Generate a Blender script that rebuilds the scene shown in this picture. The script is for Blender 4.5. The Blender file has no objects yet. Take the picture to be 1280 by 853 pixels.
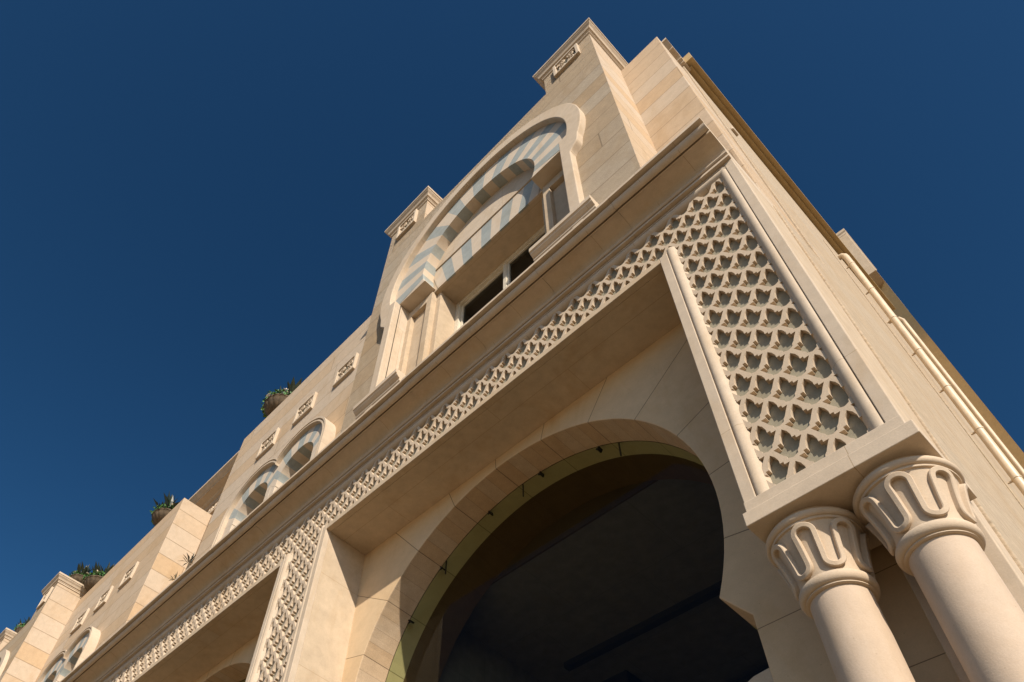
import bpy, bmesh, math, random
from mathutils import Vector, Matrix
random.seed(7)
S = bpy.context.scene
COL = S.collection
R_ = math.radians
EYE = 1.6                      # eye height; every z below is measured from the eye and lifted by this

# ------------------------------------------------------------------ camera
cd = bpy.data.cameras.new('camera'); cam = bpy.data.objects.new('camera', cd); COL.objects.link(cam)
right = Vector((0.66853937, 0.73802271, 0.09152918))
down = Vector((-0.53703111, 0.56424089, -0.62708038))
fwd = Vector((-0.51444407, 0.3700739, 0.7735584))
m3 = Matrix((right, -down, -fwd)).transposed()
cam.matrix_world = Matrix.Translation((0, 0, EYE)) @ m3.to_4x4()
cd.sensor_fit = 'HORIZONTAL'; cd.sensor_width = 36.0
cd.lens = 986.147 / 1280 * 36
cd.shift_x = (640 - 514.459) / 1280
cd.shift_y = (567.003 - 426.5) / 1280
cd.clip_start = 0.05; cd.clip_end = 3000
S.camera = cam
S.render.resolution_x = 1024; S.render.resolution_y = 682

# ------------------------------------------------------------------ sky and sun
to_sun = Vector((1.75, -1.0, 1.34)).normalized()
elev = math.asin(to_sun.z); azim = math.atan2(to_sun.x, to_sun.y)
w = bpy.data.worlds.new('World'); S.world = w; w.use_nodes = True
nt = w.node_tree; bg = nt.nodes['Background']
sky = nt.nodes.new('ShaderNodeTexSky'); sky.sky_type = 'NISHITA'; sky.sun_disc = False
sky.sun_elevation = elev; sky.sun_rotation = azim
sky.altitude = 600; sky.air_density = 1.0; sky.dust_density = 1.2; sky.ozone_density = 3.0
hs = nt.nodes.new('ShaderNodeHueSaturation'); hs.inputs['Saturation'].default_value = 1.14; hs.inputs['Hue'].default_value = 0.485; hs.inputs['Value'].default_value = 0.835
nt.links.new(sky.outputs[0], hs.inputs['Color']); gm = nt.nodes.new('ShaderNodeGamma'); gm.inputs[1].default_value = 1.45
nt.links.new(hs.outputs[0], gm.inputs[0]); nt.links.new(gm.outputs[0], bg.inputs[0])
bg.inputs[1].default_value = 0.05
sl = bpy.data.lights.new('sun', 'SUN'); so = bpy.data.objects.new('sun', sl); COL.objects.link(so)
sl.energy = 4.8; sl.angle = R_(0.53); sl.color = (1.0, 0.89, 0.75)
so.rotation_euler = to_sun.to_track_quat('Z', 'Y').to_euler()
S.view_settings.view_transform = 'Standard'; S.view_settings.look = 'None'
S.view_settings.exposure = 0.37; S.view_settings.gamma = 1.0

# ------------------------------------------------------------------ materials
def newmat(name):
    m = bpy.data.materials.new(name); m.use_nodes = True
    n = m.node_tree.nodes; b = n['Principled BSDF']
    return m, m.node_tree, b
def N(t, kind, **kw):
    n = t.nodes.new(kind)
    for k, v in kw.items():
        if k in n.inputs: n.inputs[k].default_value = v
        else: setattr(n, k, v)
    return n
def math_(t, op, a, b=None, c=None):
    n = t.nodes.new('ShaderNodeMath'); n.operation = op
    for i, v in enumerate((a, b, c)):
        if v is None: continue
        if isinstance(v, (int, float)): n.inputs[i].default_value = v
        else: t.links.new(v, n.inputs[i])
    return n.outputs[0]
def mix_(t, f, a, b, mode='MIX'):
    n = t.nodes.new('ShaderNodeMix'); n.data_type = 'RGBA'; n.blend_type = mode
    for i, v in ((0, f), (6, a), (7, b)):
        if isinstance(v, (int, float)): n.inputs[i].default_value = v
        elif isinstance(v, tuple): n.inputs[i].default_value = (*v, 1)
        else: t.links.new(v, n.inputs[i])
    return n.outputs[2]
def ramp_(t, f, p0, p1, c0=(0, 0, 0), c1=(1, 1, 1)):
    n = t.nodes.new('ShaderNodeValToRGB')
    n.color_ramp.elements[0].position = p0; n.color_ramp.elements[1].position = p1
    n.color_ramp.elements[0].color = (*c0, 1); n.color_ramp.elements[1].color = (*c1, 1)
    t.links.new(f, n.inputs[0]); return n.outputs[0]
def wall_uv(t):
    """(along, up) on any wall: x on front faces, y on side faces"""
    g = t.nodes.new('ShaderNodeNewGeometry')
    sp = t.nodes.new('ShaderNodeSeparateXYZ'); t.links.new(g.outputs['Position'], sp.inputs[0])
    sn = t.nodes.new('ShaderNodeSeparateXYZ'); t.links.new(g.outputs['True Normal'], sn.inputs[0])
    side = math_(t, 'GREATER_THAN', math_(t, 'ABSOLUTE', sn.outputs[0]), 0.7)
    flat = math_(t, 'GREATER_THAN', math_(t, 'ABSOLUTE', sn.outputs[2]), 0.7)
    u = t.nodes.new('ShaderNodeMix'); t.links.new(side, u.inputs[0]); t.links.new(sp.outputs[0], u.inputs[2]); t.links.new(sp.outputs[1], u.inputs[3])
    v = t.nodes.new('ShaderNodeMix'); t.links.new(flat, v.inputs[0]); t.links.new(sp.outputs[2], v.inputs[2]); t.links.new(sp.outputs[1], v.inputs[3])
    return g.outputs['Position'], u.outputs[0], v.outputs[0]

def stone(name, base, alt=None, course=0.0, width=1.8, mortar=0.006, zoff=0.0, uoff=0.0, tone=0.25, grain=0.35,
          mottle=0.18, streak=0.0, joint=(0.30, 0.22, 0.15), sand=0.0, rough=0.85, voussoir=None, stain=.30):
    m, t, b = newmat(name); L = t.links
    alt = alt or tuple(c * (1 - tone * .6) for c in base)
    pos, u, v = wall_uv(t)
    big = N(t, 'ShaderNodeTexNoise', Scale=0.9, Detail=5.0, Roughness=0.6); L.new(pos, big.inputs['Vector'])
    mid = N(t, 'ShaderNodeTexNoise', Scale=6.0, Detail=6.0, Roughness=0.65); L.new(pos, mid.inputs['Vector'])
    fine = N(t, 'ShaderNodeTexNoise', Scale=95.0, Detail=4.0, Roughness=0.7); L.new(pos, fine.inputs['Vector'])
    col = None; jmask = None; rnd = None
    if course > 0:
        vr = math_(t, 'DIVIDE', math_(t, 'ADD', v, zoff), course)
        row = math_(t, 'FLOOR', vr); rf = math_(t, 'FRACT', vr)
        w1 = N(t, 'ShaderNodeTexWhiteNoise', noise_dimensions='1D'); L.new(row, w1.inputs['W'])
        ur = math_(t, 'ADD', math_(t, 'DIVIDE', math_(t, 'ADD', u, uoff), width), math_(t, 'MULTIPLY', w1.outputs['Value'], 3.7))
        colm = math_(t, 'FLOOR', ur); cf = math_(t, 'FRACT', ur)
        dr = math_(t, 'MULTIPLY', math_(t, 'MINIMUM', rf, math_(t, 'SUBTRACT', 1.0, rf)), course)
        dc = math_(t, 'MULTIPLY', math_(t, 'MINIMUM', cf, math_(t, 'SUBTRACT', 1.0, cf)), width)
        dj = math_(t, 'MINIMUM', dr, dc)
        jmask = math_(t, 'LESS_THAN', dj, mortar * .5)
        w2 = N(t, 'ShaderNodeTexWhiteNoise', noise_dimensions='2D')
        cb = t.nodes.new('ShaderNodeCombineXYZ'); L.new(row, cb.inputs[0]); L.new(colm, cb.inputs[1]); L.new(cb.outputs[0], w2.inputs['Vector'])
        rnd = w2.outputs['Value']
    if voussoir:
        cx, cz, step, sub = voussoir
        sp = t.nodes.new('ShaderNodeSeparateXYZ'); L.new(pos, sp.inputs[0])
        dx = math_(t, 'SUBTRACT', sp.outputs[0], cx); dz = math_(t, 'SUBTRACT', sp.outputs[2], cz)
        an = math_(t, 'ADD', math_(t, 'ARCTAN2', dz, dx), R_(180 - 11.3 + step))
        rr = math_(t, 'SQRT', math_(t, 'ADD', math_(t, 'MULTIPLY', dx, dx), math_(t, 'MULTIPLY', dz, dz)))
        def line(stp, wid):
            k = math_(t, 'DIVIDE', an, stp)
            f = math_(t, 'FRACT', k)
            d = math_(t, 'MINIMUM', f, math_(t, 'SUBTRACT', 1.0, f))
            return math_(t, 'LESS_THAN', math_(t, 'MULTIPLY', math_(t, 'MULTIPLY', d, stp), rr), wid), math_(t, 'FLOOR', k)
        jm, cell = line(R_(step), 0.005)
        below = math_(t, 'LESS_THAN', sp.outputs[2], cz - 1.08)
        rows = math_(t, 'FRACT', math_(t, 'DIVIDE', math_(t, 'ADD', sp.outputs[2], 0.33 - 0.0), 0.73))
        jm2 = math_(t, 'LESS_THAN', rows, 0.010)
        mx = t.nodes.new('ShaderNodeMix'); L.new(below, mx.inputs[0]); L.new(jm, mx.inputs[2]); L.new(jm2, mx.inputs[3])
        jmask = mx.outputs[0]
        if sub:
            js, cell = line(R_(step / sub), 0.0022)
            jmask = math_(t, 'MAXIMUM', jmask, math_(t, 'MULTIPLY', js, 0.6))
        wn = N(t, 'ShaderNodeTexWhiteNoise', noise_dimensions='1D'); L.new(cell, wn.inputs['W'])
        rnd = wn.outputs['Value']
    f0 = math_(t, 'MULTIPLY', ramp_(t, big.outputs[0], 0.32, 0.68), mottle * 2)
    col = mix_(t, f0, base, alt)
    if rnd is not None:
        warm = (base[0] * 1.02, base[1] * .90, base[2] * .74)
        pale = (base[0] * 1.06, base[1] * 1.08, base[2] * 1.12)
        colr = mix_(t, ramp_(t, rnd, 0.05, 0.95), warm, pale)
        col = mix_(t, min(1.0, tone * 2.2), col, colr)
    d1 = ramp_(t, mid.outputs[0], 0.30, 0.72, (1 - mottle * .55,) * 3, (1 + mottle * .25,) * 3)
    col = mix_(t, 1.0, col, d1, 'MULTIPLY')
    if streak > 0:
        mp = t.nodes.new('ShaderNodeMapping'); mp.inputs['Scale'].default_value = (3.0, 3.0, 26.0)
        L.new(pos, mp.inputs[0])
        st = N(t, 'ShaderNodeTexNoise', Scale=1.0, Detail=6.0, Roughness=0.75); L.new(mp.outputs[0], st.inputs['Vector'])
        col = mix_(t, 1.0, col, ramp_(t, st.outputs[0], 0.33, 0.60, (1 - streak,) * 3, (1.05,) * 3), 'MULTIPLY')
    g1 = ramp_(t, fine.outputs[0], 0.25, 0.75, (1 - grain * .5,) * 3, (1 + grain * .25,) * 3)
    col = mix_(t, 1.0, col, g1, 'MULTIPLY')
    # rusty water stains with their own outlines
    mp2 = t.nodes.new('ShaderNodeMapping'); mp2.inputs['Scale'].default_value = (1.0, 1.0, .38); L.new(pos, mp2.inputs[0])
    sn2 = N(t, 'ShaderNodeTexNoise', Scale=1.7, Detail=8.0, Roughness=0.68, Distortion=.6); L.new(mp2.outputs[0], sn2.inputs['Vector'])
    sm = math_(t, 'MULTIPLY', ramp_(t, sn2.outputs[0], 0.52, 0.74), stain * 1.6)
    col = mix_(t, sm, col, (base[0] * .72, base[1] * .60, base[2] * .42))
    # small dark pits
    pit = N(t, 'ShaderNodeTexVoronoi', Scale=9.0); L.new(pos, pit.inputs['Vector'])
    pm = math_(t, 'MULTIPLY', math_(t, 'LESS_THAN', pit.outputs['Distance'], 0.045), 0.35)
    col = mix_(t, pm, col, joint)
    if jmask is not None: col = mix_(t, math_(t, 'MULTIPLY', jmask, 0.75), col, joint)
    L.new(col, b.inputs['Base Color']); b.inputs['Roughness'].default_value = rough
    b.inputs['Specular IOR Level'].default_value = 0.25
    # bump: grain, mottling and sunk joints
    h = math_(t, 'ADD', math_(t, 'MULTIPLY', fine.outputs[0], 0.35 + sand), math_(t, 'MULTIPLY', mid.outputs[0], 0.5))
    if jmask is not None: h = math_(t, 'SUBTRACT', h, math_(t, 'MULTIPLY', jmask, 1.2))
    bp = t.nodes.new('ShaderNodeBump'); bp.inputs['Strength'].default_value = 0.35 + sand * .5; bp.inputs['Distance'].default_value = 0.006 + sand * .012
    L.new(h, bp.inputs['Height']); L.new(bp.outputs[0], b.inputs['Normal'])
    return m

LIME = (0.525, 0.418, 0.298)
M = {}
M['cut'] = stone('cut_limestone', LIME, course=1.55, width=3.3, mortar=0.006, zoff=.31, tone=.10, grain=.22, mottle=.26, joint=(.33, .23, .13), stain=.30)
M['mould'] = stone('moulded_limestone', (.555, .455, .345), course=4.0, width=1.35, mortar=0.005, zoff=1.3, tone=.08, grain=.22, mottle=.22, joint=(.30, .21, .12), stain=.28)
M['carve'] = stone('carved_limestone', (.55, .44, .325), tone=.1, grain=.20, mottle=.16, sand=.12, stain=.26)
M['column'] = stone('column_limestone', (.53, .42, .32), tone=.08, grain=.16, mottle=.14, sand=.10, stain=.22)
M['bay'] = stone('sandblasted_limestone', (.46, .372, .268), joint=(.20, .145, .09), course=.645, width=5.3, mortar=.024, zoff=.05, tone=.40, grain=.8, mottle=.24, sand=1.0)
M['block'] = stone('coursed_limestone', (.535, .425, .31), joint=(.24, .17, .105), course=.66, width=6.3, mortar=.022, zoff=.0, tone=.36, grain=.55, mottle=.18, sand=.5)
M['side'] = stone('travertine', (.50, .40, .285), course=1.05, width=4.2, mortar=.010, zoff=.4, uoff=1.25, tone=.14, grain=.40, mottle=.16, streak=.30, sand=.45)
M['arch'] = stone('arch_ashlar', (.63, .472, .297), tone=.10, grain=.16, mottle=.16, voussoir=(-4.556, 5.41 + EYE, 17.45, 0), joint=(.10, .065, .035))
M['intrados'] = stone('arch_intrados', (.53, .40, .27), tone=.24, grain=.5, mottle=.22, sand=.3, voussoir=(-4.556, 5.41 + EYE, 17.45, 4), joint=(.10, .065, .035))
M['white'] = stone('pale_marble', (.58, .485, .38), tone=.06, grain=.2, mottle=.14)
M['blue'] = stone('blue_grey_marble', (.315, .345, .335), alt=(.40, .41, .385), tone=.10, grain=.3, mottle=.3, joint=(.2, .2, .2))
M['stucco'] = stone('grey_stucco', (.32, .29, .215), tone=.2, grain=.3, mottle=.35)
M['eave'] = stone('shade_brown_stone', (.42, .30, .15), course=9.0, width=2.4, mortar=.005, tone=.06, grain=.2, mottle=.2)  # brown of shade and warm bounce put into the stone's colour
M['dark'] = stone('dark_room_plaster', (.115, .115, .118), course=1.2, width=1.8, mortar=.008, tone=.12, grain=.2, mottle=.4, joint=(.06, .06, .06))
M['brownroom'] = stone('shaded_reveal_stone', (.070, .044, .021), tone=.2, grain=.4, mottle=.3, voussoir=(-4.556, 5.41 + EYE, 17.45, 2), joint=(.05, .03, .015))  # same reveal stone, its shade behind the glass put into the colour
M['rebate'] = stone('glass_tinted_rebate', (.36, .33, .22), tone=.06, grain=.2, mottle=.15, voussoir=(-4.556, 5.41 + EYE, 17.45, 0), joint=(.12, .10, .05))  # reveal stone with the green cast of the glass put into its colour
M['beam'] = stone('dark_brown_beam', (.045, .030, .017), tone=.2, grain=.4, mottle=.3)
M['paving'] = stone('sand_paving', (.225, .165, .095), course=.6, width=.6, mortar=.01, tone=.15, grain=.3, mottle=.2)
def plain(name, col, rough=.5, metal=0., var=.12, scale=14.):
    m, t, b = newmat(name)
    g = t.nodes.new('ShaderNodeNewGeometry')
    n = N(t, 'ShaderNodeTexNoise', Scale=scale, Detail=4.0); t.links.new(g.outputs['Position'], n.inputs['Vector'])
    c = mix_(t, 1.0, col, ramp_(t, n.outputs[0], .3, .7, (1 - var,) * 3, (1 + var,) * 3), 'MULTIPLY')
    t.links.new(c, b.inputs['Base Color']); b.inputs['Roughness'].default_value = rough; b.inputs['Metallic'].default_value = metal
    return m
M['frame'] = plain('cream_aluminium', (.62, .56, .45), .4)
M['clamp'] = plain('dark_steel', (.03, .03, .03), .4, .6)
M['pipe'] = plain('cream_pipe_paint', (.60, .48, .335), .42, var=.14, scale=5)
M['urn'] = plain('weathered_urn_stone', (.105, .075, .045), .85, var=.4, scale=9)
M['leaf'] = plain('green_leaf', (.055, .14, .03), .5, var=.45, scale=22)
M['limeleaf'] = plain('lime_leaf', (.16, .27, .045), .5, var=.4, scale=22)
M['darkleaf'] = plain('dark_leaf', (.020, .030, .016), .4, var=.4, scale=18)
M['flower'] = plain('pale_flower', (.62, .52, .38), .6, var=.2)
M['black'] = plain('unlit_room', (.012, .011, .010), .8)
def glassmat(name, tint, ior=1.45):
    m, t, b = newmat(name); t.nodes.remove(b)
    tr = N(t, 'ShaderNodeBsdfTransparent'); tr.inputs[0].default_value = (*tint, 1)
    gl = N(t, 'ShaderNodeBsdfGlossy'); gl.inputs['Roughness'].default_value = .02; gl.inputs[0].default_value = (.9, .95, 1, 1)
    lw = N(t, 'ShaderNodeLayerWeight', Blend=.5); fr = math_(t, 'ADD', .015, math_(t, 'MULTIPLY', math_(t, 'POWER', lw.outputs['Facing'], 5.0), ior)); mx = t.nodes.new('ShaderNodeMixShader')
    t.links.new(fr, mx.inputs[0]); t.links.new(tr.outputs[0], mx.inputs[1]); t.links.new(gl.outputs[0], mx.inputs[2])
    t.links.new(mx.outputs[0], t.nodes['Material Output'].inputs[0]); return m
M['glass'] = glassmat('green_tinted_glass', (.90, .91, .74), .30)
M['winglass'] = glassmat('window_glass', (.35, .36, .33), .5)

# ------------------------------------------------------------------ mesh helpers
class MB:
    def __init__(s): s.v = []; s.f = []; s.mi = []; s.cur = 0
    def add(s, vs, fs):
        o = len(s.v); s.v += [tuple(p) for p in vs]
        for f in fs: s.f.append([o + i for i in f]); s.mi.append(s.cur)
    def box(s, x0, x1, y0, y1, z0, z1):
        v = [(x, y, z) for z in (z0, z1) for y in (y0, y1) for x in (x0, x1)]
        s.add(v, [(0, 2, 3, 1), (4, 5, 7, 6), (0, 1, 5, 4), (1, 3, 7, 5), (3, 2, 6, 7), (2, 0, 4, 6)])
    def plate(s, loop, y0, y1):
        """(x,z) loop pushed from y0 (front) to y1"""
        n = len(loop)
        s.add([(x, y0, z) for x, z in loop] + [(x, y1, z) for x, z in loop],
              [tuple(range(n)), tuple(range(2 * n - 1, n - 1, -1))] + [(i, n + i, n + (i + 1) % n, (i + 1) % n) for i in range(n)])
    def along_x(s, prof, x0, x1):
        """closed (y,z) profile swept along x"""
        n = len(prof)
        s.add([(x0, y, z) for y, z in prof] + [(x1, y, z) for y, z in prof],
              [tuple(range(n)), tuple(range(2 * n - 1, n - 1, -1))] + [(i, n + i, n + (i + 1) % n, (i + 1) % n) for i in range(n)])
    def along_y(s, prof, y0, y1):
        n = len(prof)
        s.add([(x, y0, z) for x, z in prof] + [(x, y1, z) for x, z in prof],
              [tuple(range(n)), tuple(range(2 * n - 1, n - 1, -1))] + [(i, n + i, n + (i + 1) % n, (i + 1) % n) for i in range(n)])
    def around(s, x0, x1, y0, y1, prof):
        """profile of (outset, z) mitred round a rectangle; closed cap on top"""
        rings = []
        for e, z in prof: rings.append([(x0 - e, y0 - e, z), (x1 + e, y0 - e, z), (x1 + e, y1 + e, z), (x0 - e, y1 + e, z)])
        vs = [p for r in rings for p in r]; fs = []
        for i in range(len(rings) - 1):
            for k in range(4): fs.append((4 * i + k, 4 * i + (k + 1) % 4, 4 * i + 4 + (k + 1) % 4, 4 * i + 4 + k))
        fs.append(tuple(range(4 * len(rings) - 4, 4 * len(rings)))); fs.append((3, 2, 1, 0))
        s.add(vs, fs)
    def along_z(s, loop, z0, z1):
        n = len(loop)
        s.add([(x, y, z0) for x, y in loop] + [(x, y, z1) for x, y in loop],
              [tuple(range(n - 1, -1, -1)), tuple(range(n, 2 * n))] + [(i, (i + 1) % n, n + (i + 1) % n, n + i) for i in range(n)])
    def revolve(s, prof, cx, cy, n=48, fn=None, cap=True):
        vs = []; fs = []
        for r, z in prof:
            for k in range(n):
                a = 2 * math.pi * k / n; q = r * (fn(a, z) if fn else 1)
                vs.append((cx + q * math.cos(a), cy + q * math.sin(a), z))
        for i in range(len(prof) - 1):
            for k in range(n): fs.append((i * n + k, i * n + (k + 1) % n, (i + 1) * n + (k + 1) % n, (i + 1) * n + k))
        if cap: fs.append(tuple(range(n - 1, -1, -1))); fs.append(tuple((len(prof) - 1) * n + k for k in range(n)))
        s.add(vs, fs)
    def tube(s, pts, r, n=10, closed=False):
        pts = [Vector(p) for p in pts]; vs = []; fs = []; up = None; m = len(pts)
        for i, p in enumerate(pts):
            a = pts[(i - 1) % m] if closed or i else p; b_ = pts[(i + 1) % m] if closed or i < m - 1 else p
            t_ = (b_ - a).normalized()
            if up is None: up = t_.orthogonal().normalized()
            up = (up - t_ * up.dot(t_)).normalized(); sd = t_.cross(up)
            rr = r[i] if isinstance(r, (list, tuple)) else r
            for k in range(n):
                an = 2 * math.pi * k / n; vs.append(p + (up * math.cos(an) + sd * math.sin(an)) * rr)
        for i in range(m if closed else m - 1):
            j = (i + 1) % m
            for k in range(n): fs.append((i * n + k, i * n + (k + 1) % n, j * n + (k + 1) % n, j * n + k))
        if not closed: fs.append(tuple(range(n - 1, -1, -1))); fs.append(tuple((m - 1) * n + k for k in range(n)))
        s.add(vs, fs)
    def build(s, name, mats, parent=None, smooth=False, bevel=0.0, origin=(0, 0, 0), lift=True, ang=35, clean=True, flank=None):
        me = bpy.data.meshes.new(name)
        dz = EYE if lift else 0
        me.from_pydata([(x - origin[0], y - origin[1], z + dz - origin[2]) for x, y, z in s.v], [], s.f)
        mats = mats if isinstance(mats, (list, tuple)) else [mats]
        for m in mats: me.materials.append(m)
        for p, i in zip(me.polygons, s.mi): p.material_index = i
        if flank is not None:            # dressed flanks: faces looking along x take another stone
            for p in me.polygons:
                if abs(p.normal.x) > .9 and p.material_index == 0: p.material_index = flank
        if clean:
            bm = bmesh.new(); bm.from_mesh(me)
            bmesh.ops.recalc_face_normals(bm, faces=bm.faces); bm.to_mesh(me); bm.free()
        if smooth:
            for p in me.polygons: p.use_smooth = True
            try: me.set_sharp_from_angle(angle=R_(ang))
            except Exception: pass
        o = bpy.data.objects.new(name, me); COL.objects.link(o); o.location = origin
        if parent: o.parent = parent
        if bevel > 0:
            b = o.modifiers.new('bevel', 'BEVEL'); b.width = bevel; b.segments = 2; b.limit_method = 'ANGLE'; b.angle_limit = R_(40)
        return o
def tag(o, label=None, cat=None, group=None, kind=None):
    if label: o['label'] = label
    if cat: o['category'] = cat
    if group: o['group'] = group
    if kind: o['kind'] = kind
    return o
def thing(name, loc, label, cat, group=None):
    o = bpy.data.objects.new(name, None); COL.objects.link(o); o.location = loc; o.empty_display_size = .3
    return tag(o, label, cat, group)
def copy_tree(o, parent=None, offset=(0, 0, 0)):
    c = o.copy(); COL.objects.link(c); c.parent = parent
    c.location = Vector(o.location) + Vector(offset)
    for ch in list(o.children): copy_tree(ch, c)
    return c
def box_part(name, mat, parent, *b, bevel=.008):
    m = MB(); m.box(*b); return m.build(name, mat, parent, bevel=bevel)
def arc(cx, cz, r, a0, a1, n):
    return [(cx + r * math.cos(R_(a0 + (a1 - a0) * i / n)), cz + r * math.sin(R_(a0 + (a1 - a0) * i / n))) for i in range(n + 1)]

# ------------------------------------------------------------------ ground
g = MB(); g.add([(-900, -900, 0), (900, -900, 0), (900, 900, 0), (-900, 900, 0)], [(0, 1, 2, 3)])
tag(g.build('ground', M['paving'], lift=False), kind='structure')

# ------------------------------------------------------------------ the building
B = thing('palace_building', (0, 0, 0), 'beige limestone building with lattice portico, horseshoe arches, striped bay window and turrets', 'building')

# --- portico geometry constants (z from the eye)
PITCH = 7.10
PIERS = [(-1.49, -.372), (-8.585, -7.42), (-15.68, -14.515), (-22.78, -21.615)]
ZS, ZTOP, ZAB = 8.18, 9.09, 4.055        # soffit, frieze top, impost underside
YF, YB, YR = 4.0, 4.08, 4.76

OVO = [(0, 4.085), (.001, 4.014), (.006, 4.006), (.018, 3.999), (.034, 3.996), (.052, 3.998), (.070, 4.006), (.088, 4.020), (.102, 4.040), (.112, 4.062), (.116, 4.085)]
# piers and lintels: solid core behind the lattice
for i, (x0, x1) in enumerate(PIERS):
    m = MB(); m.box(x0, x1, YB + .01, YR + .15, ZAB + .2, ZTOP + .3); m.build('pier', M['cut'], B, bevel=.006)
    m = MB()
    m.box(x0, x0 + .095, YF, YB + .01, ZAB + .245, ZS + .10)
    m.box(x1 - .095, x1, YF, YB + .01, ZAB + .245, (ZTOP + .3) if i == 0 else ZS + .10)
    m.build('pier_border', M['mould'], B, bevel=.006)
    # impost over the capitals
    m = MB(); m.box(x0 - .02, x1 + .045, 3.955, 4.70, ZAB, ZAB + .125); m.build('impost', M['mould'], B, bevel=.006)
    m = MB(); m.box(x0, x1 + .002, 3.985, 4.70, ZAB + .125, ZAB + .245); m.build('impost', M['mould'], B, bevel=.006)
    m = MB()
    m.along_z([(x0 + .097 + u, y) for u, y in OVO], ZAB + .25, ZS + .155)
    m.along_z([(x1 - .097 - u, y) for u, y in OVO], ZAB + .25, ZTOP - .002 if i == 0 else ZS + .155)
    m.build('roll_moulding', M['mould'], B, smooth=True)
spans = [(PIERS[i + 1][1], PIERS[i][0]) for i in range(3)]
XL = -30.0
for a, b in spans + [(XL, PIERS[3][0])]:
    m = MB(); m.box(a + .001, b - .001, YB + .012, YR + .15, ZS, ZTOP + .3); m.box(a + .001, b - .001, YF + .001, YB + .011, ZS, ZS + .10)
    m.build('lintel', M['cut'], B, bevel=.006)
m = MB(); m.along_x([(y, ZTOP - .003 - u) for u, y in OVO], XL, PIERS[0][1] - .098); m.build('roll_moulding', M['mould'], B, smooth=True)
m = MB(); m.box(XL, PIERS[0][1] - .096, YF, YB + .008, ZTOP + .004, ZTOP + .028); m.box(XL, PIERS[0][1] - .096, 4.025, YB + .008, ZTOP + .028, 9.16); m.build('frieze_band', M['mould'], B, bevel=.004)

# --- lattice (interlaced ribs with stepped and curved lobes)
OUT = [(0, .150), (.028, .108), (.043, .058), (.043, .022), (.069, .022), (.069, -.006), (.109, -.006), (.082, -.058), (.062, -.103), (.043, -.126), (.040, -.150), (.010, -.164), (0, -.167)]
BND = [(0, .181), (.0455, .115), (.0635, .069), (.0765, .038), (.0905, .023), (.1235, .005), (.1455, 0), (.100, -.066), (.082, -.112), (.069, -.143), (.055, -.158), (.022, -.176), (0, -.181)]
OUTL = OUT + [(-x, z) for x, z in OUT[-2:0:-1]]; BNDL = BND + [(-x, z) for x, z in BND[-2:0:-1]]
def lattice(name, x0, x1, z0, z1):
    bm = bmesh.new(); K = len(OUTL); y0, y1 = 4.03, 4.080
    pi = .1455; pj = .181
    for i in range(int((x0 + .92) / pi) - 3, int((x1 + .92) / pi) + 3):
        for j in range(int((z0 - 4.85) / pj) - 3, int((z1 - 4.85) / pj) + 3):
            if (i + j) % 2: continue
            cx = -.92 + i * pi; cz = 4.85 + j * pj
            if cx < x0 - .16 or cx > x1 + .16 or cz < z0 - .2 or cz > z1 + .2: continue
            a = [bm.verts.new((cx + x, y0, cz + z + EYE)) for x, z in OUTL]
            b = [bm.verts.new((cx + x, y0, cz + z + EYE)) for x, z in BNDL]
            c = [bm.verts.new((cx + x * .985, y1, cz + z * .985 + EYE)) for x, z in OUTL]
            for k in range(K):
                l = (k + 1) % K
                bm.faces.new((b[k], b[l], a[l], a[k])); bm.faces.new((a[k], a[l], c[l], c[k]))
    for co, no in (((x0, 0, 0), (-1, 0, 0)), ((x1, 0, 0), (1, 0, 0)), ((0, 0, z0 + EYE), (0, 0, -1)), ((0, 0, z1 + EYE), (0, 0, 1))):
        bmesh.ops.bisect_plane(bm, geom=bm.verts[:] + bm.edges[:] + bm.faces[:], plane_co=co, plane_no=no, clear_outer=True)
    bmesh.ops.remove_doubles(bm, verts=bm.verts, dist=.0004)
    bmesh.ops.recalc_face_normals(bm, faces=bm.faces)
    me = bpy.data.meshes.new(name); bm.to_mesh(me); bm.free(); me.materials.append(M['carve'])
    # normals of the face ring must look to the street
    if sum(p.normal.y * p.area for p in me.polygons) > 0: me.flip_normals()
    o = bpy.data.objects.new(name, me); COL.objects.link(o); o.parent = B; return o
for i, (x0, x1) in enumerate(PIERS[:3]):
    lattice('lattice_panel', x0 + .15, x1 - .15, ZAB + .24, ZTOP - .09)
    if i < 2: lattice('lattice_panel', PIERS[i + 1][1] - .15, x0 + .15, ZS + .095, ZTOP - .09)
lattice('lattice_panel', -24.0, PIERS[2][0] + .15, ZS + .095, ZTOP - .09)
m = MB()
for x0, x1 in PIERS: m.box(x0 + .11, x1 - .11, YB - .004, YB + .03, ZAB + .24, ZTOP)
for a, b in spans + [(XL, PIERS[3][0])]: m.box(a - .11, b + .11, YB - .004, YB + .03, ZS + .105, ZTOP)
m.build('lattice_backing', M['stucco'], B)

# --- main cornice over the portico
cav = [(3.72 + .25 * math.sin(R_(a)), 9.43 - .145 * (1 - math.cos(R_(a)))) for a in range(0, 91, 10)]
prof = [(5.2, 9.62), (3.56, 9.585), (3.545, 9.575), (3.545, 9.522), (3.625, 9.522), (3.625, 9.490), (3.605, 9.490)]
prof += [(3.60 + .075 * (1 - math.cos(R_(a))), 9.492 - .085 * math.sin(R_(a))) for a in range(10, 91, 10)]
prof += [(3.678, 9.407), (3.678, 9.465), (3.705, 9.465), (3.705, 9.412), (3.722, 9.412)] + cav
prof += [(3.97, 9.278), (4.03, 9.278), (4.03, 9.255), (3.955, 9.252), (3.935, 9.238), (3.935, 9.216), (3.95, 9.202), (4.03, 9.200), (4.03, 9.180), (3.955, 9.178), (3.955, 9.136), (4.02, 9.134), (4.02, 9.118), (5.2, 9.125)]
m = MB(); xe = PIERS[0][1] + .001
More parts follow.
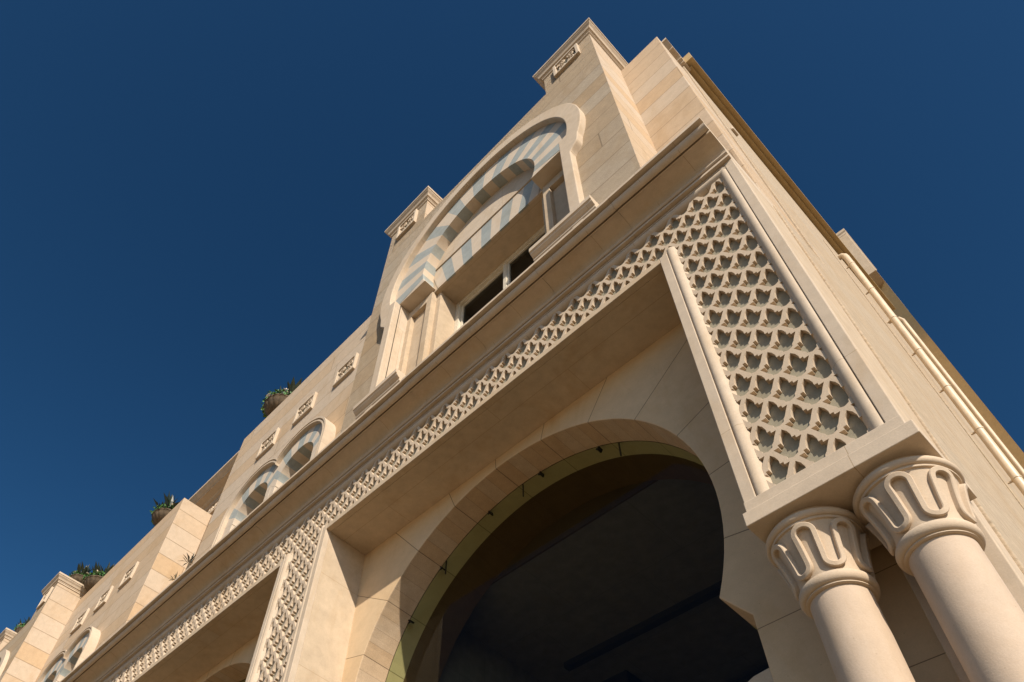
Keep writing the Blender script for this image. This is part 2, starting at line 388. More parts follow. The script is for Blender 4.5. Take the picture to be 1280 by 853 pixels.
while xe > XL:
    x_ = xe - random.uniform(1.2, 1.5); dy, dz = random.uniform(-.003, .003), random.uniform(-.003, .003)
    m.along_x([(y + dy, z + dz) for y, z in prof], x_ + .003, xe); xe = x_
m.build('cornice', M['mould'], B, smooth=True, ang=28)
m = MB(); m.box(XL, -.385, 3.62, 6.2, 9.60, 9.64); m.build('terrace_slab', M['cut'], B)

# --- arch wall inside each portico bay
AX, AZ, AR = -4.556, 5.41, 2.58
hn = math.sqrt(AR ** 2 - 1.065 ** 2)
def arch_loop(dx, r=AR):
    a0 = math.degrees(math.asin(-1.065 / AR))
    pts = [(AX + dx + 2.57, -EYE), (AX + dx + 2.57, 4.05)]
    # quarter hollow under the springer
    for k in range(1, 8):
        a = R_(90 * k / 7)
        pts.append((AX + dx + 2.57 - (2.57 - hn) * k / 7, 4.05 + .295 * k / 7))
    pts += arc(AX + dx, AZ, r, a0, 180 - a0, 72)[1:]
    for k in range(6, -1, -1):
        a = R_(90 * k / 7)
        pts.append((AX + dx - 2.57 + (2.57 - hn) * k / 7, 4.05 + .295 * k / 7))
    pts += [(AX + dx - 2.57, -EYE)]
    return pts
def arch_wall(dx, xa, xb, mats):
    m = MB(); lp = arch_loop(dx)
    loop = [(xb, -EYE), (xb, ZS + .15), (xa, ZS + .15), (xa, -EYE)] + lp[::-1]
    m.plate(loop, YR, 5.2)
    n = len(loop)
    # material 1 on the reveal
    k0 = len(m.mi) - n
    for i in range(n):
        if i >= 4 and i < n - 1: m.mi[k0 + i] = 1
    o = m.build('arch_wall', mats, B)
    b = o.modifiers.new('bevel', 'BEVEL'); b.width = .012; b.segments = 2; b.limit_method = 'ANGLE'; b.angle_limit = R_(50)
    # deeper inner reveal
    q = MB(); lp2 = arch_loop(dx, AR)
    L_ = len(lp2)
    r_ = MB(); r_.add([(x, y, z) for y in (5.2005, 5.46) for x, z in lp2], [(i, i + 1, L_ + i + 1, L_ + i) for i in range(L_ - 1)])
    r_.build('glazing_rebate', M['rebate'], B)
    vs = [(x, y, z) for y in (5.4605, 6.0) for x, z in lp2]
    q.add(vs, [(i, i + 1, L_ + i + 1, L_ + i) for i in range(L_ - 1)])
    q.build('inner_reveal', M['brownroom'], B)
    return o
def shader_copy(mat, dx):
    return mat
arch_wall(0, -7.5, -.40, [M['arch'], M['intrados']])
M['arch2'] = stone('arch_ashlar_next_bay', (.63, .472, .297), tone=.10, grain=.16, mottle=.16, voussoir=(-4.556 - PITCH, 5.41 + EYE, 17.45, 0), joint=(.10, .065, .035))
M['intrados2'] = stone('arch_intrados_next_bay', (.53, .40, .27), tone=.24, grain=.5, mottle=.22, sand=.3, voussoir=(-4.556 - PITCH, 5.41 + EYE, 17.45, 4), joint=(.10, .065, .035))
arch_wall(-PITCH, -7.5 - PITCH, -7.502, [M['arch2'], M['intrados2']])
m = MB(); m.box(XL, -7.502 - PITCH, YR, 5.4, -EYE, ZS + .15); m.build('arch_wall', M['cut'], B)

m = MB(); m.plate([(-2.72, -EYE), (-1.9855, -EYE), (-1.9855, 3.60), (-2.12, 3.585), (-2.33, 3.50), (-2.45, 3.47), (-2.72, 3.38)], 4.785, 5.15); m.build('jamb_block', M['cut'], B, bevel=.006)
# --- glazing in the arches, with its panel joints and clamps
for dx in (0, -PITCH):
    G = thing('arch_glazing', (AX + dx, 5.2, 0), 'large green-tinted frameless glass pane filling the ' + ('wide arch beside the paired columns' if dx == 0 else 'far arch left of the lattice pier'), 'glazing') if False else None
    q = MB(); lp = [(AX + dx + (x - AX - dx) * 1.004, z) for x, z in arch_loop(dx)]
    q.add([(x, 5.20, z) for x, z in lp], [tuple(range(len(lp)))])
    go = q.build('arch_glazing', M['glass'], B, clean=False)
    for k, a in enumerate((62, 84, 105, 128, 147)):
        c = MB(); r = AR - .06; x = AX + dx + r * math.cos(R_(a)); z = AZ + r * math.sin(R_(a))
        c.box(-.010, .010, 5.16, 5.235, -.022, .028); c.box(-.035, .014, 5.168, 5.184, -.009, .009)
        ca, sa = math.cos(R_(a - 90)), math.sin(R_(a - 90))
        c.v = [(x + u * ca - v * sa, y, z + u * sa + v * ca) for u, y, v in c.v]
        c.build('clamp', M['clamp'], go)
    for xx in (-4.62, -6.05, -3.1):
        c = MB(); zt = AZ + math.sqrt(AR ** 2 - (xx - AX) ** 2) - .01
        c.box(xx + dx - .006, xx + dx + .006, 5.192, 5.208, zt - .24, zt); c.build('glass_joint', M['clamp'], go)

# --- unlit hall behind the glass
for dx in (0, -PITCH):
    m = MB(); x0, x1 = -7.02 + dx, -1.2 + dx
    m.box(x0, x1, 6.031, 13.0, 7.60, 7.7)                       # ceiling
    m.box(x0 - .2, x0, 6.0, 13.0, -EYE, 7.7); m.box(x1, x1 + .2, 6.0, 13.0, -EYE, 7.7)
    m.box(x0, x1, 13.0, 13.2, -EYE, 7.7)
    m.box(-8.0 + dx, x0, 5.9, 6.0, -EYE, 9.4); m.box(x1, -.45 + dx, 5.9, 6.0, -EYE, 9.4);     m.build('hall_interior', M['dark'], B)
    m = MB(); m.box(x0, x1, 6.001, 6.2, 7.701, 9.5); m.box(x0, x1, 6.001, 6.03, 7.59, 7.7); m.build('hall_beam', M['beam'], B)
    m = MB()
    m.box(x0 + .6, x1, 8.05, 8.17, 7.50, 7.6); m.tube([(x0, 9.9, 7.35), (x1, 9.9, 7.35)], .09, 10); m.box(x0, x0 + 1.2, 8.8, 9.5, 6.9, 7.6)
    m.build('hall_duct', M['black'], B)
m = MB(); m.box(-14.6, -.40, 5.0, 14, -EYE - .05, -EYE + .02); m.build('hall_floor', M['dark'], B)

# --- paired columns with serpentine capitals
def bell(z):                     # capital radius at height z (0 bottom .. 1 top)
    return .208 + .070 * (z ** 1.7)
ZC0, ZC1 = 3.56, 3.94
def column(cx, cy):
    s = MB()
    s.revolve([(.20, -EYE + .30), (.196, -EYE + 1.5), (.191, 1.5), (.186, 3.2), (.185, 3.52)], 0, 0, 64)
    cr = s.build('column', M['column'], B, smooth=True); cr.location = (cx, cy, 0)
    b_ = MB(); b_.around(-.27, .27, -.27, .27, [(0, -EYE), (0, -EYE + .14)])
    b_.revolve([(.27, -EYE + .14), (.285, -EYE + .18), (.27, -EYE + .22), (.23, -EYE + .24), (.235, -EYE + .28), (.205, -EYE + .30)], 0, 0, 48)
    b_.build('base', M['column'], cr, smooth=True)
    c = MB(); pr = [(.185, 3.462), (.20, 3.463), (.207, 3.468), (.205, 3.476)]
    pr += [(.204 + .030 * math.sin(R_(a)), 3.522 - .042 * math.cos(R_(a))) for a in range(0, 181, 15)]
    for i in range(13):
        zz = i / 12; pr.append((bell(zz), ZC0 + .006 + (ZC1 - ZC0 - .006) * zz))
    pr += [(.287, 3.941), (.293, 3.943), (.295, 3.952), (.291, 3.960), (.293, 3.963)]
    pr += [(.294 + .026 * math.sin(R_(a)), 3.994 - .031 * math.cos(R_(a))) for a in range(0, 166, 15)] + [(.29, 4.028), (.285, ZAB + .004)]
    c.revolve(pr, 0, 0, 72)
    # serpentine band: legs joined by half rounds, raised from the bell
    NP = 7; per = 2 * math.pi / NP; path = []
    zt, zb = .81, .25; rad = per / 4
    asp = 1.0
    for k in range(NP):
        t0 = k * per + R_(-84) - per / 4
        hz = rad * .25 / (ZC1 - ZC0)            # arc height in bell units
        for j in range(9): path.append((t0, zb + (zt - zb) * j / 8))
        for j in range(1, 12): a = math.pi * j / 12; path.append((t0 + rad * (1 - math.cos(a)), zt + hz * math.sin(a)))
        for j in range(9): path.append((t0 + 2 * rad, zt - (zt - zb) * j / 8))
        for j in range(1, 12): a = math.pi * j / 12; path.append((t0 + 2 * rad + rad * (1 - math.cos(a)), zb - hz * math.sin(a)))
    def P3(th, zz, off): r = bell(max(0, min(1.05, zz))) + off; return Vector((r * math.cos(th), r * math.sin(th), ZC0 + (ZC1 - ZC0) * zz))
    n = len(path); vs = []; fs = []
    for i in range(n):
        p = P3(*path[i], 0)
        a = P3(*path[(i - 1) % n], 0); b2 = P3(*path[(i + 1) % n], 0)
        t_ = (b2 - a).normalized()
        th = path[i][0]; nr = Vector((math.cos(th), math.sin(th), -.35)).normalized()
        sd = t_.cross(nr).normalized(); wd = .018
        for u, h in ((-wd, -.012), (-wd, .027), (-wd + .005, .033), (wd - .005, .033), (wd, .027), (wd, -.012)): vs.append(p + sd * u + nr * h)
    for i in range(n):
        j = (i + 1) % n
        for k in range(5): fs.append((i * 6 + k, i * 6 + k + 1, j * 6 + k + 1, j * 6 + k))
    c.add(vs, fs); c.build('capital', M['carve'], cr, smooth=True, ang=38)
    return cr
col0 = column(-1.239, 4.33)
for dx in (.625, -PITCH, -PITCH + .625, -2 * PITCH, -2 * PITCH + .625): copy_tree(col0, B, (dx, 0, 0))

# --- side wall facing right, with its roof eave, downpipe and rear turret
m = MB(); m.box(-.9, -.352, 4.92, 40, -EYE, 9.39); m.box(-.9, -.352, 6.095, 40, 9.391, 19.62); m.build('side_wall', M['side'], B, bevel=.01)
m = MB(); m.box(-.9, -.375, 4.6, 4.95, -EYE, 9.6); m.build('side_return', M['mould'], B, bevel=.008)
for k in range(2):
    e = MB(); x0, x1 = ((-.352, -.235), (-.236, -.115))[k]
    z0 = (19.60, 19.68)[k]
    e.box(-3.0 + .02 * k, x1, (6.25, 6.12)[k], 15.0, z0, 20.1 - .02 * (1 - k)); e.build('side_eave', M['eave'], B, bevel=.006)
m = MB()
# rear turret standing out of the side wall
m.box(-2.0, .092, 15.6, 17.5, 22.55, 25.15); m.build('side_turret', M['cut'], B, bevel=.008)
m = MB(); m.around(-2.0, .080, 15.62, 17.5, [(0, 25.15), (.02, 25.20), (.02, 25.28), (.05, 25.34), (.05, 25.46), (0, 25.48)]); m.build('side_turret', M['mould'], B)
m = MB(); m.add([(-.38, 16.3, 22.55), (.082, 16.1, 22.55), (.082, 18, 22.55), (-.38, 18, 22.55), (-.38, 16.3, -EYE), (.082, 16.1, -EYE), (.082, 18, -EYE), (-.38, 18, -EYE)],
      [(0, 1, 5, 4), (1, 2, 6, 5), (2, 3, 7, 6), (3, 0, 4, 7), (0, 3, 2, 1)]); m.build('side_pilaster', M['eave'], B)  # strip's shade is put in: front splayed off the sun, stone browned
pz = 16.9
m = MB(); m.tube([(-.215, 11.0, -EYE), (-.215, 11.0, pz), (-.225, 11.0, pz + .10), (-.26, 11.0, pz + .17), (-.40, 11.0, pz + .2)], .063, 18)
pipe = m.build('downpipe', M['pipe'], B, smooth=True)
for k in range(9):
    z = pz - .35 - k * 1.18
    c = MB(); c.revolve([(.064, z), (.071, z + .006), (.071, z + .035), (.064, z + .04)], -.215, 11.0, 18); c.box(-.36, -.215, 10.985, 11.015, z + .008, z + .03); c.build('pipe_bracket', M['pipe'], pipe, smooth=True)
m = MB(); m.tube([(-.115, 12.0, -EYE), (-.115, 12.0, 15.3), (-.15, 12.0, 15.42), (-.4, 12.0, 15.5)], .034, 16); m.build('downpipe', M['pipe'], B, smooth=True)
m = MB(); m.box(-.353, -.335, 10.2, 10.72, -EYE, 16.8); m.build('side_pilaster', M['side'], B, bevel=.008)
m = MB(); m.box(-.36, -.30, 6.55, 6.75, 16.0, 16.12); m.build('side_spout', M['mould'], B, bevel=.02)

# --- upper storey: coursed front wall, parapet, main roof block behind
WALLS = [(-15.84, -.378), (-42.0, -19.40)]
YW, ZW = 4.98, 18.75
for x0, x1 in WALLS:
    m = MB(); lp = [(x1, 9.5), (x1, ZW), (x0, ZW), (x0, 9.5)]
    cpair = -11.97 if x0 > -20 else -23.4
    for cxx in (cpair - .89, cpair + .89):
        lp += [(cxx - .74, 9.5)] + arc(cxx, 13.36, .74, 180, 0, 24) + [(cxx + .74, 9.5)]
    m.plate(lp, YW, 6.08); m.build('upper_wall', M['block'], B, bevel=.012)
m = MB(); m.box(-42, -.40, 6.1, 30, 9.4, 19.6); m.build('rear_wall', M['block'], B)
rc = [(6.3, 20.1), (5.50, 20.1), (5.50, 20.0), (5.53, 19.99), (5.56, 19.95), (5.64, 19.86), (5.68, 19.84), (5.68, 19.78), (5.9, 19.76), (5.95, 19.70), (5.95, 19.66), (6.03, 19.64), (6.03, 19.58), (6.3, 19.57)]
m = MB(); m.along_x(rc, -42, -.285); m.build('roof_cornice', M['mould'], B, smooth=True, ang=28)

# carved panels --------------------------------------------------------
def spiral(cx, cz, r0, turns, sx, sz, y, n=40):
    pts = []
    for i in range(n + 1):
        f = i / n; a = f * turns * 2 * math.pi; r = r0 * (1 - f * .85)
        pts.append((cx + sx * r * math.cos(a), y, cz + sz * r * math.sin(a)))
    return pts
def carved_panel(x, z, w_, h_, y, parent=None, cols=2, rows=2):
    """frame with scroll relief, standing 60 mm out of the wall plane y"""
    fr = MB(); t_ = .075; yo = y - .075
    X0, X1, Z0, Z1 = x - w_ / 2, x + w_ / 2, z - h_ / 2, z + h_ / 2
    fr.box(X0, X0 + t_, yo, y + .02, Z0, Z1); fr.box(X1 - t_, X1, yo, y + .02, Z0, Z1)
    fr.box(X0 + t_, X1 - t_, yo, y + .02, Z0, Z0 + t_); fr.box(X0 + t_, X1 - t_, yo, y + .02, Z1 - t_, Z1)
    f = fr.build('carved_panel', M['mould'], parent or B, bevel=.01)
    r = MB(); iw = w_ - 2 * t_; ih = h_ - 2 * t_; cw = iw / cols; ch = ih / rows
    for i in range(cols):
        for j in range(rows):
            cx = X0 + t_ + cw * (i + .5); cz = Z0 + t_ + ch * (j + .5); sx = 1 if i % 2 else -1; sz = 1 if j % 2 else -1
            rad = min(cw, ch) * .46
            r.tube(spiral(cx, cz, rad, 1.7, sx * cw / min(cw, ch) * .95, sz * ch / min(cw, ch) * .95, y - .035), rad * .17, 6)
            for q in range(3):
                a = R_(40 + 100 * q); r.tube([(cx + sx * rad * .5 * math.cos(a), y - .04, cz + sz * rad * .5 * math.sin(a)), (cx + sx * rad * 1.05 * math.cos(a + .5), y - .03, cz + sz * rad * 1.05 * math.sin(a + .5))], [rad * .20, rad * .06], 6)
    r.build('relief', M['carve'], f, smooth=True)
    bk = MB(); bk.box(X0 + .02, X1 - .02, y - .006, y + .01, Z0 + .02, Z1 - .02); bk.build('panel_ground', M['stucco'], f)
    return f
for px in (-10.2, -11.92, -13.62): carved_panel(px, 16.53, .82, .70, YW)
for px in (-21.5, -23.25, -25.0): carved_panel(px, 16.53, .82, .70, YW)
carved_panel(-19.9, 19.2, 1.9, .62, 6.1, cols=4, rows=1)
carved_panel(-.75, 19.2, .62, .6, 6.1, cols=2, rows=1)
carved_panel(-17.4, 19.2, 1.9, .62, 6.1, cols=4, rows=1)

# paired arched windows of the wings ------------------------------------
def stripe_ring(m, cx, cz, r0, r1, a0, a1, n, y0, y1, clip=None, sub=4, drop=0.0):
    """n voussoirs, alternating material slots 0/1, as solid blocks"""
    for k in range(n):
        m.cur = k % 2
        b0 = a0 + (a1 - a0) * k / n; b1 = a0 + (a1 - a0) * (k + 1) / n
        inn = arc(cx, cz - drop, r0, b0, b1, sub); ou = []
        for i in range(sub + 1):
            a = R_(b0 + (b1 - b0) * i / sub); r = r1
            if clip: r = clip(a, r1)
            ou.append((cx + r * math.cos(a), cz + r * math.sin(a)))
        m.plate(inn + ou[::-1], y0, y1)
    m.cur = 0
def arch_pair(c0, mirror=1):
    """two stilted arches sharing a mullion, standing out of the wall"""
    cz = 13.49; half = .89; yo = 4.685
    for s in (1, -1):
        cx = c0 + s * half
        def clip(a, r):
            c = math.cos(a) * -s
            return min(r, half / c) if c > 1e-6 else r
        mo = MB()
        for (ra, rb, ya) in ((1.155, 1.205, yo), (1.115, 1.155, yo + .05), (1.075, 1.115, yo + .01)):
            pts_o = []; pts_i = []
            for i in range(61):
                a = R_(180 * i / 60); ro, ri = clip(a, rb), clip(a, ra)
                pts_o.append((cx + ro * math.cos(a), cz + ro * math.sin(a))); pts_i.append((cx + ri * math.cos(a), cz + ri * math.sin(a)))
            for i in range(60):
                if (Vector(pts_o[i]) - Vector(pts_i[i])).length < .004 and (Vector(pts_o[i + 1]) - Vector(pts_i[i + 1])).length < .004: continue
                mo.plate([pts_i[i], pts_i[i + 1], pts_o[i + 1], pts_o[i]], ya, YW + .01)
            mo.box(*sorted((cx + s * ra, cx + s * rb)), ya, YW + .01, 9.6, cz)
        rt = mo.build('arched_window', M['mould'], B)
        st = MB(); stripe_ring(st, cx, cz, .69, 1.078, -10, 190, 11, yo + .11, 5.78, clip, drop=.17)
        st.build('striped_arch', [M['white'], M['blue']], rt)
        jm = MB()
        jm.box(*sorted((cx + s * .69, cx + s * 1.076)), yo + .112, 5.78, 9.6, cz - .001)
        jm.box(*sorted((cx - s * .69, cx - s * half)), yo + .112, 5.78, 9.6, cz - .001)
        jm.build('jamb', M['white'], rt, bevel=.01)
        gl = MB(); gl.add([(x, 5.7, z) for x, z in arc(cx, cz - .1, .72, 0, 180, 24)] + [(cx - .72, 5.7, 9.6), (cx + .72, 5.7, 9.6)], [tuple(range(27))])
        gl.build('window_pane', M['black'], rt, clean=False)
arch_pair(-11.97); arch_pair(-23.4)

# --- the projecting bay with its great horseshoe window -------------------
A = -4.51; YBAY = 3.97
def bay(x_off):
    bay_r = B; before = set(bpy.data.objects)
    X0, X1 = -7.712, -1.315; ZP = 17.87
    hc, hr = 14.43, 2.315; a0 = -11.5
    nich = [(A + 2.105, 9.55), (A + 2.105, 13.93)] + arc(A, hc, hr, a0, 180 - a0, 64) + [(A - 2.105, 13.93), (A - 2.105, 9.55)]
    m = MB(); m.plate([(X1, 9.55), (X1, ZP), (X0, ZP), (X0, 9.55)] + nich[::-1], YBAY, 4.30)
    for i_ in range(6, len(m.mi) - 1): m.mi[i_] = 1
    m.box(X0, A - 2.14, 4.301, YW, 9.55, ZP); m.box(A + 2.14, X1, 4.301, YW, 9.55, ZP); m.box(A - 2.14, A + 2.14, 4.301, YW, 16.3, ZP)
    m.build('bay_wall', [M['bay'], M['mould'], M['block']], bay_r, flank=2)
    # plain outer frame
    def half_out():
        p = [(2.30, 10.2), (2.30, 13.05)]
        p += [(2.30 + .085 * (1 - math.cos(R_(180 * k / 8))), 13.05 + .34 * k / 8) for k in range(1, 9)]
        a_s = math.degrees(math.acos(2.50 / 2.63))
        p += [(2.63 * math.cos(R_(a)), 14.45 + 2.63 * math.sin(R_(a))) for a in [-a_s + (90 + a_s) * i / 40 for i in range(41)]]
        return p
    ho = half_out(); hi = [(2.105, 10.2), (2.105, 13.93)] + [(hr * math.cos(R_(a)), hc + hr * math.sin(R_(a))) for a in [a0 + (90 - a0) * i / 40 for i in range(41)]]
    loop = [(A + x, z) for x, z in ho] + [(A - x, z) for x, z in ho[-2::-1]] + [(A - x, z) for x, z in hi] + [(A + x, z) for x, z in hi[-2::-1]]
    m = MB(); m.plate(loop, 3.83, 4.0); m.build('arch_frame', M['mould'], bay_r, bevel=.015)
    # striped horseshoe
    def clipz(a, r): return r
    m = MB(); nv = 23; r0 = 1.48; zc = 14.43; aa = -22.0
    for k in range(nv):
        m.cur = k % 2; b0 = aa + (180 - 2 * aa) * k / nv; b1 = aa + (180 - 2 * aa) * (k + 1) / nv
        inn = arc(A, zc, r0, b0, b1, 4); ou = arc(A, zc, hr - .002, b0, b1, 4)
        if k in (0, nv - 1):
            ou = [(min(max(x, A - 2.10), A + 2.10), max(z, 13.93)) for x, z in ou]; inn = [(x, max(z, 13.93)) for x, z in inn]
        ou = [(x, max(z, 13.93)) for x, z in ou]; inn = [(x, max(z, 13.93)) for x, z in inn]
        m.plate(inn + ou[::-1], 3.95, 4.235)
    m.cur = 0
    m.build('striped_arch', [M['white'], M['blue']], bay_r)
    # tympanum and striped lintel
    m = MB(); m.plate([(A - 1.56, 14.815), (A + 1.56, 14.815)] + arc(A, 14.43, 1.6, 14, 166, 30), 4.20, 4.50); m.build('tympanum', M['mould'], bay_r, bevel=.006)
    m = MB(); nl = 11; cz = 10.4
    for k in range(nl):
        m.cur = (k + 1) % 2 if True else 0
        f0, f1 = -1 + 2 * k / nl, -1 + 2 * (k + 1) / nl
        m.cur = k % 2
        m.plate([(A + f0 * 1.285, 13.86), (A + f1 * 1.285, 13.86), (A + f1 * 1.555, 14.81), (A + f0 * 1.555, 14.81)], 4.225, 4.262)
    m.cur = 0; m.build('striped_lintel', [M['white'], M['blue']], bay_r)
    m = MB(); m.box(A - 2.13, A + 2.13, 4.263, 4.74, 13.866, 14.81); m.box(A - 2.13, A + 2.13, 4.51, 4.8, 14.811, 16.3); m.build('lintel', M['cut'], bay_r)
    # pilasters with sunk panels, right and left
    for s in (1, -1):
        m = MB()
        def bx(h0, h1, y0, y1, z0, z1): m.box(*sorted((A + s * h0, A + s * h1)), y0, y1, z0, z1)
        bx(1.41, 1.56, 4.20, 4.80, 9.7, 13.864); bx(1.99, 2.14, 4.20, 4.80, 9.7, 13.864); bx(1.288, 2.14, 4.236, 4.262, 13.8645, 14.9)
        bx(1.56, 1.99, 4.20, 4.80, 13.62, 13.864); bx(1.56, 1.99, 4.20, 4.80, 9.7, 10.9); bx(1.56, 1.99, 4.29, 4.80, 10.9, 13.62)
        bx(1.288, 1.41, 4.32, 4.80, 9.7, 13.86)
        m.build('pilaster', M['cut'], bay_r, bevel=.006)
        pr = [(4.3, 10.62), (3.73, 10.62), (3.73, 10.52), (3.75, 10.51), (3.76, 10.48), (3.80, 10.44), (3.82, 10.43), (3.82, 10.38), (3.86, 10.33), (3.9, 10.22), (4.3, 10.2)]
        m = MB(); m.along_x(pr, *sorted((A + s * 1.42, A + s * 2.52))); m.build('sill', M['mould'], bay_r, bevel=.005)
    m = MB(); m.box(A - 1.288, A + 1.288, 4.25, 4.9, 9.6, 10.35); m.build('window_apron', M['cut'], bay_r)
    # window
    m = MB(); y = 4.72
    m.box(A - 1.286, A - 1.19, y, y + .12, 10.35, 13.858); m.box(A + 1.19, A + 1.286, y, y + .12, 10.35, 13.858); m.box(A - 1.19, A + 1.19, y, y + .12, 13.76, 13.858)
    m.box(A - .04, A + .04, y + .012, y + .12, 10.35, 13.76); wr = m.build('window', M['frame'], bay_r, bevel=.004)
    for s in (1, -1):
        q = MB(); xa, xb = sorted((A + s * .042, A + s * 1.188))
        if s == 1: xb -= .0
        yy = y + (.035 if s == 1 else .06)
        q.box(xa, xa + .045, yy, yy + .05, 10.36, 13.755); q.box(xb - .045, xb, yy, yy + .05, 10.36, 13.755); q.box(xa + .045, xb - .045, yy, yy + .05, 13.70, 13.755)
        sash = q.build('sash', M['frame'], wr, bevel=.003)
        q = MB(); q.add([(xa, yy + .03, 10.36), (xb, yy + .03, 10.36), (xb, yy + .03, 13.75), (xa, yy + .03, 13.75)], [(0, 1, 2, 3)]); q.build('window_pane', M['winglass'], wr, clean=False)
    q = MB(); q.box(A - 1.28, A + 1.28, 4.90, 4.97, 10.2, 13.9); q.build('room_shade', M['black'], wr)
    # turrets with cornices and carved panels
    for (ta, tb) in ((-2.592, -1.315), (-7.712, -6.393)):
        m = MB(); m.box(ta, tb - .0, YBAY + .0005, 5.25, ZP - .0, 19.0); t_ = m.build('turret', [M['bay'], M['block']], bay_r, flank=1)
        m = MB(); m.around(ta, tb, YBAY, 5.25, [(0, 18.98), (.03, 19.0), (.03, 19.05), (.045, 19.055), (.045, 19.09), (.075, 19.10), (.10, 19.17), (.145, 19.23), (.15, 19.26), (.165, 19.265), (.172, 19.28), (.172, 19.345), (.10, 19.36)])
        m.build('turret_cornice', M['mould'], t_, bevel=.003)
        carved_panel((ta + tb) / 2, 18.56, .68, .74, YBAY, B, cols=2, rows=2)
    # little stepped acroterion on the bay's left shoulder
    m = MB(); m.box(-7.95, -7.72, 4.4, 5.0, 17.9, 18.95); m.build('shoulder_block', M['cut'], bay_r, bevel=.01)
    return [o for o in bpy.data.objects if o not in before and o.parent == B]
for o in bay(0): copy_tree(o, B, (-25.875, 0, 0))

# ------------------------------------------------------------------ planters on the parapets
def leaf_fan(m, c, n, length, width, spread, droop=.25):
    for i in range(n):
        a = random.uniform(0, 2 * math.pi); el = random.uniform(*spread); L_ = length * random.uniform(.6, 1.1)
        d = Vector((math.cos(a) * math.cos(el), math.sin(a) * math.cos(el), math.sin(el)))
        sd = d.cross(Vector((0, 0, 1))).normalized() if abs(d.z) < .99 else Vector((1, 0, 0))
        b = Vector(c) + Vector((random.uniform(-.06, .06), random.uniform(-.06, .06), 0))
        p1 = b + d * L_ * .55; p2 = b + d * L_ - Vector((0, 0, droop * L_ * math.cos(el)))
        w_ = width * random.uniform(.7, 1.2)
        nr = sd.cross(d) * w_ * .25
        m.add([b - sd * w_ * .3, b + sd * w_ * .3, p1 + sd * w_, p1 + nr * -1, p1 - sd * w_, p2], [(0, 1, 2, 3), (0, 3, 4), (3, 2, 5), (4, 3, 5)])
def leaves(m, c, rx, ry, rz, n, size):
    for i in range(n):
        a = random.uniform(0, 6.283); e = random.uniform(-1, 1); r = random.uniform(.4, 1) ** .5
        p = Vector(c) + Vector((rx * r * math.cos(a) * math.sqrt(1 - e * e), ry * r * math.sin(a) * math.sqrt(1 - e * e), rz * r * e))
        d = Vector((random.gauss(0, 1), random.gauss(0, 1), random.gauss(0, 1))).normalized(); s_ = d.orthogonal().normalized(); k = size * random.uniform(.6, 1.2)
        m.add([p - d * k, p + s_ * k * .55, p + d * k, p - s_ * k * .55], [(0, 1, 2, 3)])
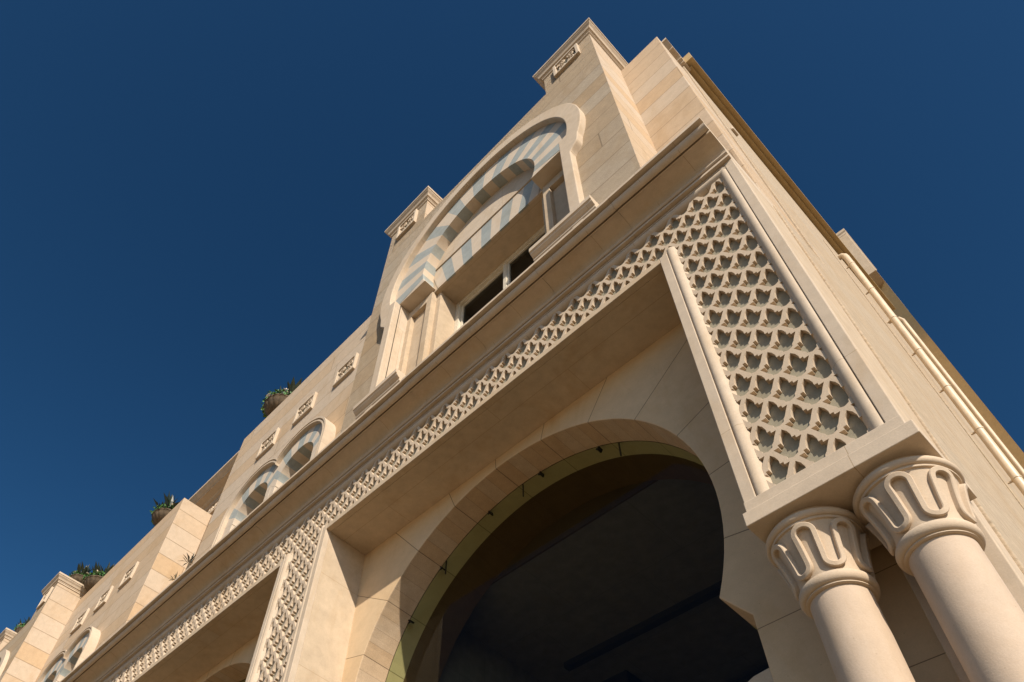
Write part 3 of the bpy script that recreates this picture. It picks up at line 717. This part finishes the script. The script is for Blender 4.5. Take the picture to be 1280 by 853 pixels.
def planter(loc, label, k=1.0, vine=None, fans=2, ped=True):
    t = thing('potted_plant', (loc[0], loc[1], loc[2] + EYE), label, 'planter', 'urns of plants on the roof parapets')
    u = MB()
    u.revolve([(.20 * k, 0), (.22 * k, .04 * k), (.12 * k, .10 * k), (.13 * k, .16 * k), (.26 * k, .20 * k), (.40 * k, .30 * k), (.48 * k, .42 * k), (.50 * k, .50 * k), (.53 * k, .52 * k), (.53 * k, .57 * k), (.47 * k, .57 * k), (.44 * k, .50 * k)], 0, 0, 96,
              fn=lambda a, z: 1 + (.055 * abs(math.sin(a * 8)) if .18 * k < z < .55 * k else 0))
    u.build('urn', M['urn'], t, smooth=True, lift=False, ang=50)
    if ped:
        u = MB(); u.box(-.26 * k, .26 * k, -.2, .26, -.40, -.14); u.box(-.20 * k, .20 * k, -.15, .2, -.14, 0); u.build('pedestal', M['cut'], t, lift=False, bevel=.01)
    f = MB()
    for i in range(fans): leaf_fan(f, ((.0 + .42 * i / max(1, fans - 1)) * k, random.uniform(-.3, .05) * k, .55 * k), 22, .80 * k, .075 * k, (.8, 1.5), .15)
    f.build('spiky_foliage', M['darkleaf'], t, lift=False, clean=False)
    f = MB(); leaves(f, (0, -.05, .66 * k), .62 * k, .58 * k, .17 * k, 520, .06 * k)
    f.build('foliage', M['leaf'], t, lift=False, clean=False)
    f = MB(); leaves(f, (-.46 * k, -.1 * k, .66 * k), .26 * k, .32 * k, .17 * k, 260, .055 * k)
    if vine:
        for q in range(vine): leaves(f, (-.50 * k - .06 * math.sin(q), -.05 * k, .52 * k - .13 * k * q), .12 * k, .14 * k, .10 * k, 46, .045 * k)
    f.build('trailing_foliage', M['limeleaf'], t, lift=False, clean=False)
    f = MB()
    for i in range(7):
        a = random.uniform(0, 6.28); leaves(f, (.55 * k * math.cos(a), .5 * k * math.sin(a), .74 * k), .07 * k, .07 * k, .06 * k, 16, .035 * k)
    f.build('flower', M['flower'], t, lift=False, clean=False)
    return t
planter((-14.5, 5.30, 18.82), 'scalloped brown urn of dark spiky leaves above the three carved panels nearest the bay window', 1.05)
planter((-21.3, 5.25, 18.72), 'brown urn with green vine trailing down its left side, beside the roof cornice', 1.0, vine=7)
planter((-26.5, 5.25, 18.72), 'brown urn of spiky plants just right of the far corniced turret', 1.05)
planter((-27.6, 4.75, 19.38), 'urn of leafy plants and pale flowers on top of the far turret with a cornice', .8, ped=False, fans=3)
planter((-32.8, 4.7, 19.45), 'urn of dark spiky plants on the turret at the left edge of the photo', .85, ped=False, fans=3)
# spiky terrace plants in the gap between the wings
for i, (x, z, lab) in enumerate(((-17.1, 14.85, 'taller spiky dark plant against the sunlit wall in the recess above the cornice'), (-17.6, 14.5, 'smaller spiky dark plant low beside the taller one above the cornice'))):
    y = 5.3
    t = thing('spiky_plant', (x, y, 9.64 + EYE), lab, 'plant')
    f = MB(); f.tube([(0, 0, 0), (0, 0, z - 9.64 - .25)], .035, 8); f.build('stem', M['urn'], t, lift=False)
    f = MB(); leaf_fan(f, (0, 0, z - 9.64 - .3), 26, .38 - .12 * i, .016, (.2, 1.5), .1); f.build('foliage', M['darkleaf'], t, lift=False, clean=False)
